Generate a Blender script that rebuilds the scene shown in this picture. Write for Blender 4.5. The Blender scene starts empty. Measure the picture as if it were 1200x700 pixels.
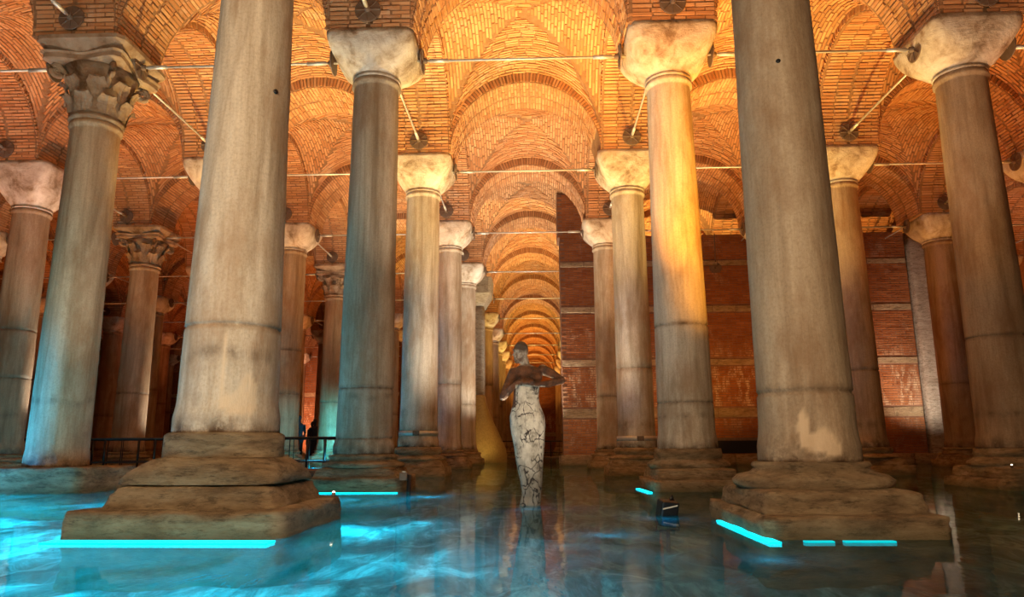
import bpy, bmesh, math, random
from mathutils import Vector, Matrix, noise
random.seed(7)
SC = bpy.context.scene
COL = SC.collection
PI = math.pi

# ------------------------------------------------------------------ camera
FPX, PITCH, ROLL, YAW, CAMX, CAMH = 839.97, 0.2026, -0.0054, -0.0342, 0.2118, 0.635
def camera():
    cp, sp, cy, sy = math.cos(PITCH), math.sin(PITCH), math.cos(YAW), math.sin(YAW)
    F = Vector((sy * cp, cy * cp, sp)); R = Vector((cy, -sy, 0)); U = R.cross(F)
    R2 = R * math.cos(ROLL) + U * math.sin(ROLL); U2 = U * math.cos(ROLL) - R * math.sin(ROLL)
    cd = bpy.data.cameras.new('camera'); co = bpy.data.objects.new('camera', cd); COL.objects.link(co)
    cd.sensor_width = 36; cd.lens = 36 * FPX / 1200; cd.clip_start = .05; cd.clip_end = 300
    m = Matrix((R2, U2, -F)).transposed().to_4x4(); m.translation = (CAMX, 0, CAMH)
    co.matrix_world = m; SC.camera = co
camera()
AX, AY, Y0 = 4.86, 5.04, 6.01           # bay width, bay depth, first row of columns
def row(k): return Y0 + AY * k

# ------------------------------------------------------------------ world, exposure
w = bpy.data.worlds.new('world'); SC.world = w; w.use_nodes = True
w.node_tree.nodes['Background'].inputs[0].default_value = (.75, .50, .34, 1)
w.node_tree.nodes['Background'].inputs[1].default_value = .02
SC.view_settings.view_transform = 'Standard'; SC.view_settings.look = 'None'
SC.view_settings.gamma = 1; SC.view_settings.use_curve_mapping = False
SC.view_settings.exposure = 0.15
SC.cycles.max_bounces = 6; SC.cycles.diffuse_bounces = 3; SC.cycles.glossy_bounces = 3
SC.cycles.transparent_max_bounces = 8; SC.cycles.caustics_reflective = False; SC.cycles.caustics_refractive = False
SC.cycles.sample_clamp_indirect = 4
SC.cycles.use_denoising = True

# ------------------------------------------------------------------ lamps
YEL = (1, .64, .17); AMBER = (1, .44, .09); DEEP = (1, .30, .06); WARM = (1, .74, .46); PALE = (1, .86, .68); CYAN = (.0, .64, 1.0); RED = (1, .26, .08)
def aim(o, to):
    o.rotation_euler = (Vector(to) - o.location).to_track_quat('-Z', 'Y').to_euler()
def spot(loc, to, col, power, ang=100, blend=.7, r=.12):
    d = bpy.data.lights.new('spot_light', 'SPOT'); d.color = col; d.energy = power
    d.spot_size = math.radians(ang); d.spot_blend = blend; d.shadow_soft_size = r
    o = bpy.data.objects.new('spot_light', d); o.location = loc; COL.objects.link(o); aim(o, to); return o
def point(loc, col, power, r=.1):
    d = bpy.data.lights.new('point_light', 'POINT'); d.color = col; d.energy = power; d.shadow_soft_size = r
    o = bpy.data.objects.new('point_light', d); o.location = loc; COL.objects.link(o); return o
def area(loc, to, col, power, sx, sy):
    d = bpy.data.lights.new('area_light', 'AREA'); d.color = col; d.energy = power; d.shape = 'RECTANGLE'; d.size = sx; d.size_y = sy
    o = bpy.data.objects.new('area_light', d); o.location = loc; COL.objects.link(o); aim(o, to); return o
def up(n, k, col, power, dx=0, dy=0, ang=84, z=.25):      # floodlight low in the middle of bay n, k looking straight up
    x, y = n * AX + dx, row(k) + AY / 2 + dy
    return spot((x, y, z), (x, y + .01, 9), col, power * (.86 if abs(n) < 2 else .68), ang, 1, .1)
# centre aisle
up(0, 0, WARM, 1300)
up(0, 1, YEL, 5200); up(0, 2, WARM, 3600); up(0, 3, PALE, 2600); up(0, 4, PALE, 1800)
up(0, 5, YEL, 3600); up(0, 6, PALE, 1700); up(0, 7, YEL, 4200); up(0, 8, YEL, 3600); up(0, 9, AMBER, 3800)
up(0, 10, AMBER, 3800); up(0, 11, AMBER, 3800); up(0, 12, AMBER, 3800)
# left aisles
up(-1, 0, AMBER, 800); up(-1, 1, YEL, 4800); up(-1, 2, AMBER, 2600); up(-1, 3, WARM, 2000); up(-1, 4, YEL, 3800); up(-1, 6, AMBER, 2800); up(-1, 8, DEEP, 1800)
up(-2, 0, DEEP, 700); up(-2, 1, DEEP, 2600); up(-2, 2, AMBER, 2000); up(-2, 3, DEEP, 1600); up(-2, 5, DEEP, 1800); up(-2, 7, RED, 1400)
up(-3, 1, DEEP, 1500); up(-3, 2, AMBER, 1500); up(-3, 3, DEEP, 1500); up(-3, 5, DEEP, 1500); up(-3, 7, RED, 1400)
up(-4, 2, DEEP, 1200); up(-4, 4, DEEP, 1400); up(-4, 6, RED, 1300); up(-5, 4, DEEP, 1200); up(-5, 7, RED, 1200); up(-6, 6, RED, 1200)
# right aisles
up(1, 0, AMBER, 1200, .6, .6); up(1, 1, YEL, 5200); up(1, 2, AMBER, 3000); up(1, 3, YEL, 7000, 0, 2.4, 125); up(1, 4, AMBER, 1800)
up(2, 0, DEEP, 700); up(2, 1, DEEP, 2400); up(2, 2, AMBER, 1900); up(2, 3, AMBER, 6000, 0, 2.4, 125); up(3, 1, DEEP, 1300); up(3, 2, AMBER, 1300); up(3, 3, DEEP, 1000)
# amber flood on the second right-hand column, pale accents on capitals and shafts
spot((4.6, 7.6, .5), (2.45, 11.0, 4.8), (1, .38, .02), 1800, 46, .9)
spot((.2, 13.2, .3), (-2.4, 16.1, 4.6), PALE, 900, 60, .9)
spot((.2, 18.4, .3), (-2.4, 21.1, 4.6), PALE, 500, 60, .9)
spot((.2, 23.4, .3), (-2.4, 26.1, 4.6), PALE, 1100, 60, .9)
spot((-.2, 8.6, .3), (-2.4, 11.0, 7.2), PALE, 600, 40, .7)
spot((0, 8.6, .3), (2.4, 11.0, 7.2), PALE, 600, 34, .7)
spot((.2, 13.6, .3), (2.3, 16.1, 4.4), WARM, 420, 60, .9)
spot((5.2, 9.0, .3), (7.2, 11.0, 7.1), PALE, 700, 26, .6)
spot((-10.2, 18.8, .6), (-12.1, 16.4, 3.2), PALE, 900, 60, .6)
spot((-9.6, 23.5, .6), (-12.1, 21.3, 3.0), PALE, 700, 60, .6)
spot((-10.0, 12.6, .4), (-12.0, 16.0, 6.9), PALE, 500, 40, .6)
spot((-1.2, 26.6, .3), (-2.2, 28.4, 1.4), YEL, 45, 90, .9)
# unseen lights added behind the camera: neutral wash on the front columns
area((-1.6, -1.2, 3.0), (-2.4, 6, 2.6), (1, .70, .42), 430, 2.4, 1.0)
area((.6, -1.4, 3.0), (1.6, 7, 3.4), (1, .62, .36), 150, 2.4, 1.0)
spot((-1.4, -.6, 1.3), (-2.5, 5.4, .2), (1, .72, .42), 170, 46, .9)
spot((.8, -.6, 1.3), (2.3, 5.4, .2), (1, .60, .30), 90, 42, .9)
spot((2.0, 6.9, .5), (2.42, 11.0, 5.6), (1, .36, .02), 4200, 34, .9)
spot((-5.4, 8.6, .5), (-7.2, 11.0, 5.5), WARM, 200, 70, .9)
# submerged turquoise lamps, and unseen panels added to light the floor evenly
for x, y, p, sx in [(-4.4, 4.2, 240, 2.6), (-2.2, 3.9, 170, 2.2), (-5.8, 7.4, 420, 2.6), (-.9, 6.2, 40, 1.4), (-4.2, 8.6, 420, 2.0), (-.2, 4.0, 45, 1.6), (-9.6, 8.8, 600, 3), (-2.0, 8.6, 110, 1.4), (-7.4, 9.0, 380, 1.8), (-9.4, 14.0, 500, 2.5), (-5.0, 13.6, 400, 2.5)]:
    area((x, y, -.04), (x, y, -1), CYAN, p * .55, sx, sx)
for x, y, p in [(-5.2, 5.6, 30), (-4.6, 9.4, 30), (-1.2, 9.4, 10), (-6.4, 14.4, 40), (-9.6, 12.4, 30), (.1, 7.6, 3), (1.3, 6.6, 1.5), (1.5, 4.3, 1.2), (-10.5, 15.4, 30), (.7, 5.4, 2.5), (-6.6, 22, 60)]:
    point((x, y, -.11), CYAN, p * .6, .1)
spot((-10.2, 8.8, .1), (-7.3, 11.2, 1.0), (.03, .42, 1), 1100, 54, .9)       # on the thick speckled left column
spot((-6.2, 23.6, .1), (-7.3, 26.2, 1.2), (.05, .72, 1), 800, 60, .8)
spot((-5.2, 18.9, .1), (-7.2, 21.2, 1.0), (.05, .72, 1), 260, 50, .8)
spot((-4.6, 8.9, .1), (-2.6, 11.0, 2.0), (.25, .50, 1), 40, 50, .9)
spot((-4.8, 4.6, .1), (-2.6, 6.0, 2.2), (.2, .5, 1), 40, 70, .9)
# wall beyond the right aisle
spot((4.9, 20.3, .4), (5.0, 24.2, 5.2), AMBER, 400, 110, .9)
spot((9.7, 20.3, .4), (9.7, 24.2, 5.0), DEEP, 420, 110, .9)
spot((.9, 20.6, .4), (1.6, 24.2, 3.4), WARM, 150, 100, .8)
spot((16.9, 22.6, .4), (17.5, 27, 5), DEEP, 900, 110, .8)
spot((11.0, 21.6, .3), (13.3, 23.8, 3.6), PALE, 900, 70, .8)
spot((-15.5, 47.5, .3), (-16.2, 52, 3), (1, .45, .25), 2600, 120, .9)
# key on the sculpture
spot((.9, 5.2, .15), (.14, 8.1, 1.1), PALE, 190, 32, .8, .05)

# ------------------------------------------------------------------ materials
class Mat:
    def __init__(s, name):
        s.m = bpy.data.materials.new(name); s.m.use_nodes = True; s.nt = s.m.node_tree
        s.b = s.nt.nodes['Principled BSDF']; s.out = s.nt.nodes['Material Output']
    def n(s, t, **kw):
        x = s.nt.nodes.new(t)
        for k, v in kw.items():
            if k.startswith('i_'):
                key = k[2:]; key = int(key) if key.isdigit() else key
                x.inputs[key].default_value = v
            else: setattr(x, k, v)
        return x
    def l(s, a, b): s.nt.links.new(a, b)
    def coords(s, scale=(1, 1, 1)):
        c = s.n('ShaderNodeTexCoord'); m = s.n('ShaderNodeMapping'); m.inputs['Scale'].default_value = scale
        s.l(c.outputs['Object'], m.inputs[0])
        oi = s.n('ShaderNodeObjectInfo'); mul = s.n('ShaderNodeVectorMath', operation='SCALE'); mul.inputs['Scale'].default_value = 40
        cx = s.n('ShaderNodeCombineXYZ'); s.l(oi.outputs['Random'], cx.inputs[0]); s.l(oi.outputs['Random'], cx.inputs[2])
        s.l(cx.outputs[0], mul.inputs[0]); s.l(mul.outputs[0], m.inputs['Location']); return m.outputs[0]
    def ramp(s, fac, stops):
        r = s.n('ShaderNodeValToRGB'); e = r.color_ramp.elements
        while len(e) < len(stops): e.new(.5)
        for q, (p, c) in zip(e, stops):
            q.position = p; q.color = (*c, 1) if len(c) == 3 else c
        s.l(fac, r.inputs[0]); return r.outputs[0]
    def noise(s, vec, scale, detail=5, rough=.6, dist=0):
        x = s.n('ShaderNodeTexNoise'); x.inputs['Scale'].default_value = scale; x.inputs['Detail'].default_value = detail
        x.inputs['Roughness'].default_value = rough; x.inputs['Distortion'].default_value = dist
        s.l(vec, x.inputs['Vector']); return x.outputs['Fac']
    def mix(s, fac, a, b, mode='MIX'):
        x = s.n('ShaderNodeMix', data_type='RGBA', blend_type=mode)
        for sock, v in ((x.inputs[0], fac), (x.inputs[6], a), (x.inputs[7], b)):
            if isinstance(v, (int, float)): sock.default_value = v
            elif isinstance(v, tuple): sock.default_value = (*v, 1)
            else: s.l(v, sock)
        return x.outputs[2]
    def attr(s, name):
        return s.n('ShaderNodeAttribute', attribute_name=name).outputs['Fac']
    def bump(s, h, strength=.4, dist=.02):
        x = s.n('ShaderNodeBump'); x.inputs['Strength'].default_value = strength; x.inputs['Distance'].default_value = dist
        s.l(h, x.inputs['Height']); s.l(x.outputs[0], s.b.inputs['Normal']); return x
    def fin(s, col=None, rough=.8, metal=0, spec=.3):
        if col is not None:
            if isinstance(col, tuple): s.b.inputs['Base Color'].default_value = (*col, 1)
            else: s.l(col, s.b.inputs['Base Color'])
        s.b.inputs['Roughness'].default_value = rough; s.b.inputs['Metallic'].default_value = metal
        s.b.inputs['Specular IOR Level'].default_value = spec
        return s.m

def mat_marble(name='veined marble', mul=(1, 1, 1)):
    s = Mat(name)
    v2 = s.coords((1, 1, 1))
    streak = s.noise(s.coords((3.4, 3.4, .30)), 1.0, 8, .66, .35)
    c = s.ramp(streak, [(.30, (.29, .22, .15)), (.42, (.47, .395, .30)), (.55, (.64, .565, .455)), (.74, (.76, .70, .59))])
    fine = s.noise(s.coords((30, 30, 2.4)), 1.0, 5, .65)
    c = s.mix(.45, c, s.ramp(fine, [(.3, (.66, .61, .55)), (.65, (1, 1, 1))]), 'MULTIPLY')
    grain = s.noise(v2, 42, 3, .7)
    c = s.mix(.35, c, s.ramp(grain, [(.36, (.55, .50, .44)), (.55, (1, 1, 1))]), 'MULTIPLY')
    vein = s.noise(s.coords((1.5, 1.5, .12)), 1.0, 3, .5, .5)
    veinm = s.ramp(vein, [(.47, (0, 0, 0)), (.5, (1, 1, 1)), (.53, (0, 0, 0))])
    c = s.mix(s.ramp(veinm, [(0, (0, 0, 0)), (1, (.34,) * 3)]), c, (.26, .19, .13))
    blot = s.noise(s.coords((1.2, 1.2, .55)), 1.3, 7, .68)
    c = s.mix(s.ramp(blot, [(.46, (0, 0, 0)), (.64, (.72,) * 3)]), c, (.32, .20, .11))
    c = s.mix(1.0, c, mul, 'MULTIPLY')
    patch = s.attr('patch'); pm = s.n('ShaderNodeMath', operation='MULTIPLY'); pm.inputs[1].default_value = .7; s.l(patch, pm.inputs[0]); c = s.mix(pm.outputs[0], c, (.66, .52, .36))
    st = s.attr('stain'); stn = s.n('ShaderNodeMath', operation='MULTIPLY')
    s.l(st, stn.inputs[0]); s.l(s.ramp(s.noise(v2, 6, 8, .75), [(.36, (.2,) * 3), (.55, (1,) * 3)]), stn.inputs[1])
    c = s.mix(stn.outputs[0], c, (.075, .045, .024))
    s.bump(s.noise(s.coords((9, 9, 2.6)), 1.8, 9, .75), .5, .025)
    return s.fin(c, .62, 0, .3)
def mat_stone(name='weathered base stone', a=(.15, .095, .05), b=(.44, .31, .175), cc=(.68, .53, .33)):
    s = Mat(name)
    v = s.coords((1, 1, 3.2))
    n1 = s.noise(v, 2.2, 8, .68, .3)
    c = s.ramp(n1, [(.3, a), (.5, b), (.72, cc)])
    n2 = s.noise(s.coords((1, 1, 4)), 6, 9, .78)
    c = s.mix(s.ramp(n2, [(.50, (0, 0, 0)), (.64, (.75,) * 3)]), c, (.085, .06, .032))
    geo = s.n('ShaderNodeNewGeometry'); sx = s.n('ShaderNodeSeparateXYZ'); s.l(geo.outputs['Position'], sx.inputs[0])
    wet = s.n('ShaderNodeMapRange'); wet.inputs[1].default_value = .0; wet.inputs[2].default_value = .10; wet.inputs[3].default_value = .55; wet.inputs[4].default_value = 0
    s.l(sx.outputs[2], wet.inputs[0]); c = s.mix(wet.outputs[0], c, (.12, .12, .05))       # algae line
    s.bump(s.noise(s.coords((1, 1, 4.5)), 6, 9, .82), 1, .11)
    return s.fin(c, .75, 0, .3)
def mat_capital(name='pale capital stone', mul=(1, 1, 1)):
    s = Mat(name)
    n = s.noise(s.coords(), 2.6, 8, .65, .4)
    c = s.ramp(n, [(.34, (.26, .17, .10)), (.46, (.52, .41, .30)), (.56, (.66, .57, .46)), (.72, (.78, .71, .61))])
    c = s.mix(1.0, c, mul, 'MULTIPLY')
    s.bump(s.noise(s.coords((1, 1, 1.8)), 7, 9, .78), .9, .06)
    return s.fin(c, .7, 0, .3)
def mat_brick(name, lo, mid, hi, soot=.5, lime=False):
    s = Mat(name)
    t = s.attr('tint')
    c = s.ramp(t, [(0, lo), (.5, mid), (1, hi)])
    n = s.noise(s.coords(), 1.1, 5, .6)
    c = s.mix(s.ramp(n, [(.42, (0, 0, 0)), (.72, (soot,) * 3)]), c, tuple(x * .45 for x in mid))
    n3 = s.noise(s.coords((1.3, 1.3, .8)), .9, 6, .7, .4)
    c = s.mix(s.ramp(n3, [(.56, (0, 0, 0)), (.70, (.45,) * 3)]), c, (.62, .50, .38))    # lime bloom
    if lime:
        g = s.n('ShaderNodeNewGeometry'); sx = s.n('ShaderNodeSeparateXYZ'); s.l(g.outputs['Position'], sx.inputs[0])
        zr = s.ramp(s.n('ShaderNodeMath', operation='MULTIPLY').outputs[0], [(.10, (0,) * 3), (.18, (1,) * 3), (.30, (1,) * 3), (.42, (0,) * 3)])
        mm = [x for x in s.nt.nodes if x.type == 'MATH'][-1]; s.l(sx.outputs[2], mm.inputs[0]); mm.inputs[1].default_value = .1
        lm = s.mix(1.0, zr, s.ramp(s.noise(s.coords((2.4, 2.4, 1)), 1.6, 8, .72), [(.50, (0,) * 3), (.60, (.8,) * 3)]), 'MULTIPLY')
        c = s.mix(lm, c, (.58, .42, .27))
    s.bump(s.noise(s.coords(), 22, 6, .75), .7, .02)
    return s.fin(c, .9, 0, .15)
def mat_mortar(name='old mortar', a=(.22, .115, .055), b=(.38, .22, .12)):
    s = Mat(name); n = s.noise(s.coords(), 5, 8, .7)
    c = s.ramp(n, [(.3, a), (.7, b)]); s.bump(s.noise(s.coords(), 24, 6, .75), .8, .03)
    return s.fin(c, .95, 0, .1)
def mat_plain(name, col, rough=.5, metal=0, spec=.4, var=.25):
    s = Mat(name); n = s.noise(s.coords(), 14, 5, .6)
    c = s.ramp(n, [(.3, tuple(x * (1 - var) for x in col)), (.7, col)])
    return s.fin(c, rough, metal, spec)
def mat_emit(name, col, strength):
    s = Mat(name); s.b.inputs['Emission Color'].default_value = (*col, 1); s.b.inputs['Emission Strength'].default_value = strength
    return s.fin(col, .4)
def mat_water():
    s = Mat('still tinted water'); nt = s.nt
    v = s.coords((1, .35, 1)); big = s.noise(v, 1.1, 4, .55, .6); small = s.noise(s.coords((1, .5, 1)), 6, 3, .6)
    add = s.n('ShaderNodeMath', operation='MULTIPLY_ADD'); add.inputs[1].default_value = .18; s.l(small, add.inputs[0]); s.l(big, add.inputs[2])
    bp = s.n('ShaderNodeBump'); bp.inputs['Strength'].default_value = .13; bp.inputs['Distance'].default_value = .05; s.l(add.outputs[0], bp.inputs['Height'])
    tr = s.n('ShaderNodeBsdfTransparent'); tr.inputs[0].default_value = (.62, .93, .95, 1)
    gl = s.n('ShaderNodeBsdfGlossy'); gl.inputs['Roughness'].default_value = .035; gl.inputs[0].default_value = (.95, .97, 1, 1)
    tl = s.n('ShaderNodeBsdfTranslucent'); tl.inputs[0].default_value = (.25, .85, .95, 1)
    fr = s.n('ShaderNodeFresnel'); fr.inputs[0].default_value = 1.26
    s.l(bp.outputs[0], gl.inputs['Normal']); s.l(bp.outputs[0], fr.inputs['Normal'])
    fm = s.n('ShaderNodeMath', operation='MULTIPLY'); fm.inputs[1].default_value = .78; s.l(fr.outputs[0], fm.inputs[0])
    swirl = s.noise(s.coords((1.0, .42, 1)), 1.4, 7, .68, 1.4)
    tf = s.ramp(swirl, [(.38, (.06,) * 3), (.60, (.42,) * 3)])                           # drifting silt
    m1 = s.n('ShaderNodeMixShader'); s.l(tf, m1.inputs[0]); s.l(tr.outputs[0], m1.inputs[1]); s.l(tl.outputs[0], m1.inputs[2])
    m2 = s.n('ShaderNodeMixShader'); s.l(fm.outputs[0], m2.inputs[0]); s.l(m1.outputs[0], m2.inputs[1]); s.l(gl.outputs[0], m2.inputs[2])
    s.l(m2.outputs[0], s.out.inputs[0]); return s.m
def mat_floor():
    s = Mat('submerged stone floor')
    n = s.noise(s.coords((1.6, .7, 1)), 1.6, 8, .7, 1.2)
    c = s.ramp(n, [(.36, (.07, .09, .08)), (.5, (.28, .32, .30)), (.62, (.75, .80, .76))])
    s.bump(s.noise(s.coords((1.4, .6, 1)), 4, 8, .75, 1), 1, .12)
    return s.fin(c, .9, 0, .1)
def mat_statue():
    s = Mat('cracked plaster and bronze')
    tc = s.n('ShaderNodeTexCoord'); sx = s.n('ShaderNodeSeparateXYZ'); s.l(tc.outputs['Object'], sx.inputs[0])
    v = s.coords((1, 1, .7))
    cr = s.n('ShaderNodeTexVoronoi', feature='DISTANCE_TO_EDGE'); cr.inputs['Scale'].default_value = 9
    wv = s.n('ShaderNodeTexNoise'); wv.inputs['Scale'].default_value = 6; wv.inputs['Detail'].default_value = 4; s.l(v, wv.inputs['Vector'])
    vm = s.n('ShaderNodeVectorMath', operation='MULTIPLY_ADD'); vm.inputs[1].default_value = (.25,) * 3; s.l(wv.outputs['Color'], vm.inputs[0]); s.l(v, vm.inputs[2])
    s.l(vm.outputs[0], cr.inputs['Vector'])
    crack = s.ramp(cr.outputs['Distance'], [(.0, (1, 1, 1)), (.02, (1, 1, 1)), (.07, (0, 0, 0))])
    msk = s.ramp(s.noise(v, 5, 4, .6), [(.45, (0,) * 3), (.55, (1,) * 3)])
    base = s.ramp(s.noise(v, 9, 7, .7), [(.34, (.12, .10, .08)), (.44, (.50, .46, .38)), (.56, (.72, .68, .58)), (.7, (.86, .82, .74))])
    low = s.n('ShaderNodeMapRange'); low.inputs[1].default_value = .1; low.inputs[2].default_value = .75; low.inputs[3].default_value = .65; low.inputs[4].default_value = 0
    s.l(sx.outputs[2], low.inputs[0]); base = s.mix(low.outputs[0], base, (.20, .15, .10))
    base = s.mix(s.mix(1.0, crack, msk, 'MULTIPLY'), base, (.03, .02, .015))
    bronze = s.ramp(s.noise(v, 11, 6, .7), [(.35, (.035, .015, .008)), (.6, (.17, .065, .025)), (.8, (.34, .15, .07))])
    # bronze between jagged chest line and neck, plaster below, pale face
    nz = s.n('ShaderNodeMath', operation='MULTIPLY_ADD'); nz.inputs[1].default_value = .16; s.l(s.noise(v, 7, 4, .6), nz.inputs[0]); s.l(sx.outputs[2], nz.inputs[2])
    up_ = s.ramp(nz.outputs[0], [(0, (0,) * 3), (1, (1,) * 3)])
    mr = s.n('ShaderNodeMapRange'); mr.inputs[1].default_value = 1.355; mr.inputs[2].default_value = 1.375; s.l(nz.outputs[0], mr.inputs[0])
    mr2 = s.n('ShaderNodeMapRange'); mr2.inputs[1].default_value = 1.585; mr2.inputs[2].default_value = 1.605; s.l(nz.outputs[0], mr2.inputs[0])
    ax = s.n('ShaderNodeMath', operation='GREATER_THAN'); ax.inputs[1].default_value = .165
    ab = s.n('ShaderNodeMath', operation='ABSOLUTE'); s.l(sx.outputs[0], ab.inputs[0]); s.l(ab.outputs[0], ax.inputs[0])
    hi = s.n('ShaderNodeMath', operation='GREATER_THAN'); hi.inputs[1].default_value = 1.05; s.l(sx.outputs[2], hi.inputs[0])
    arm = s.n('ShaderNodeMath', operation='MULTIPLY'); s.l(ax.outputs[0], arm.inputs[0]); s.l(hi.outputs[0], arm.inputs[1])
    mx = s.n('ShaderNodeMath', operation='MAXIMUM'); s.l(mr.outputs[0], mx.inputs[0]); s.l(arm.outputs[0], mx.inputs[1])
    c = s.mix(mx.outputs[0], base, bronze)
    face = s.ramp(s.noise(v, 16, 5, .7), [(.38, (.16, .10, .07)), (.62, (.52, .46, .38))])
    c = s.mix(mr2.outputs[0], c, face)
    hr = s.n('ShaderNodeMapRange'); hr.inputs[1].default_value = 1.74; hr.inputs[2].default_value = 1.78; s.l(nz.outputs[0], hr.inputs[0])
    c = s.mix(hr.outputs[0], c, (.10, .07, .05))
    s.bump(s.noise(v, 12, 8, .78), 1, .05)
    return s.fin(c, .5, 0, .5)
M = dict(marble=mat_marble(), grey=mat_marble('grey marble', (.70, .64, .57)), brown=mat_marble('brown marble', (.60, .47, .36)), tan=mat_marble('tan marble', (.82, .68, .54)), stone=mat_stone(), capital=mat_capital(), carved=mat_capital('brown carved stone', (.62, .50, .40)),
         brick=mat_brick('vault brick', (.45, .20, .085), (.57, .285, .13), (.64, .36, .18)),
         wallbrick=mat_brick('wall brick', (.28, .095, .035), (.33, .12, .045), (.39, .155, .062), .6, True), mortar=mat_mortar(), wallmortar=mat_mortar('wall mortar', (.16, .08, .05), (.30, .17, .11)),
         band=mat_stone('pale stone course', (.34, .22, .13), (.52, .36, .21), (.62, .48, .32)),
         steel=mat_plain('brushed steel', (.62, .60, .56), .5, .6), iron=mat_plain('dark iron', (.20, .135, .095), .7, .3),
         black=mat_plain('black plastic', (.012, .012, .014), .4), plaster=mat_plain('smooth plaster', (.55, .30, .16), .85, 0, .1),
         concrete=mat_stone('grey pier render', (.30, .24, .18), (.42, .36, .29), (.52, .47, .40)), palepier=mat_stone('pale pier render', (.34, .25, .19), (.50, .40, .32), (.60, .52, .44)),
         led=mat_emit('turquoise led', (.0, .72, .9), 2.2), leddim=mat_emit('dim turquoise led', (.0, .5, .6), .9), bulb=mat_emit('warm bulb', (1, .75, .45), 6), white=mat_plain('white tape', (.7, .68, .6), .6),  # turquoise emitters stand for the light on the submerged ledges
         water=mat_water(), floor=mat_floor(), statue=mat_statue(), gold=mat_plain('ochre resin', (.40, .31, .13), .42, 0, .4, .35),
         blue=mat_plain('blue glass lens', (.03, .18, .4), .1), cloth=mat_plain('dark cloth', (.015, .018, .025), .9), skin=mat_plain('skin', (.35, .2, .13), .6), hair=mat_plain('dark hair', (.02, .015, .01), .7))

# ------------------------------------------------------------------ mesh helpers
class MB:
    def __init__(s): s.v = []; s.f = []; s.t = []; s.a = {}
    def face(s, idx, t=.5): s.f.append(idx); s.t.append(t)
    def hexa(s, p, t=.5, skip=()):
        b = len(s.v); s.v += [tuple(q) for q in p]
        for i, q in enumerate(((0, 3, 2, 1), (4, 5, 6, 7), (0, 1, 5, 4), (1, 2, 6, 5), (2, 3, 7, 6), (3, 0, 4, 7))):
            if i not in skip: s.face([b + k for k in q], t)
    def box(s, x0, x1, y0, y1, z0, z1, t=.5):
        s.hexa([(x0, y0, z0), (x1, y0, z0), (x1, y1, z0), (x0, y1, z0), (x0, y0, z1), (x1, y0, z1), (x1, y1, z1), (x0, y1, z1)], t)
    def rings(s, rings, closed=True, cap0=True, cap1=True):
        b = len(s.v); n = len(rings[0])
        for r in rings: s.v += [tuple(q) for q in r]
        for i in range(len(rings) - 1):
            for j in range(n if closed else n - 1):
                k = (j + 1) % n
                s.face([b + i * n + j, b + i * n + k, b + (i + 1) * n + k, b + (i + 1) * n + j])
        if cap0: s.face([b + j for j in range(n)][::-1])
        if cap1: s.face([b + (len(rings) - 1) * n + j for j in range(n)])
    def lathe(s, prof, seg=32, c=(0, 0), cap0=True, cap1=True):
        s.rings([[(c[0] + r * math.cos(2 * PI * j / seg), c[1] + r * math.sin(2 * PI * j / seg), z) for j in range(seg)] for r, z in prof], True, cap0, cap1)
    def tube(s, pts, r, seg=8):
        P = [Vector(p) for p in pts]; rr = []
        for i, p in enumerate(P):
            d = (P[min(i + 1, len(P) - 1)] - P[max(i - 1, 0)]).normalized()
            a = d.cross(Vector((0, 0, 1)) if abs(d.z) < .9 else Vector((1, 0, 0))).normalized(); b = d.cross(a)
            ri = r[i] if isinstance(r, (list, tuple)) else r
            rr.append([p + (a * math.cos(2 * PI * j / seg) + b * math.sin(2 * PI * j / seg)) * ri for j in range(seg)])
        s.rings(rr)
    def mesh(s, name, m, smooth=False):
        me = bpy.data.meshes.new(name); me.from_pydata(s.v, [], s.f)
        me.materials.append(m)
        at = me.attributes.new('tint', 'FLOAT', 'FACE'); at.data.foreach_set('value', s.t)
        for k, vals in s.a.items():
            a2 = me.attributes.new(k, 'FLOAT', 'POINT'); a2.data.foreach_set('value', vals)
        if smooth: me.shade_smooth() if hasattr(me, 'shade_smooth') else [setattr(p, 'use_smooth', True) for p in me.polygons]
        me.update(); return me
def obj(name, me, parent=None, loc=(0, 0, 0), rz=0, **props):
    o = bpy.data.objects.new(name, me); COL.objects.link(o); o.location = loc; o.rotation_euler = (0, 0, rz)
    if parent: o.parent = parent
    for k, v in props.items():
        if v is not None: o[k] = v
    return o
def thing(name, label, cat, loc=(0, 0, 0), rz=0, group=None):
    o = obj(name, None, None, loc, rz, label=label, category=cat, group=group); return o
def bevel_mesh(me, w, seg=2):
    bm = bmesh.new(); bm.from_mesh(me)
    bmesh.ops.remove_doubles(bm, verts=bm.verts, dist=1e-5)
    bmesh.ops.bevel(bm, geom=bm.edges[:], offset=w, segments=seg, profile=.6, affect='EDGES')
    bm.to_mesh(me); bm.free(); return me
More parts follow.
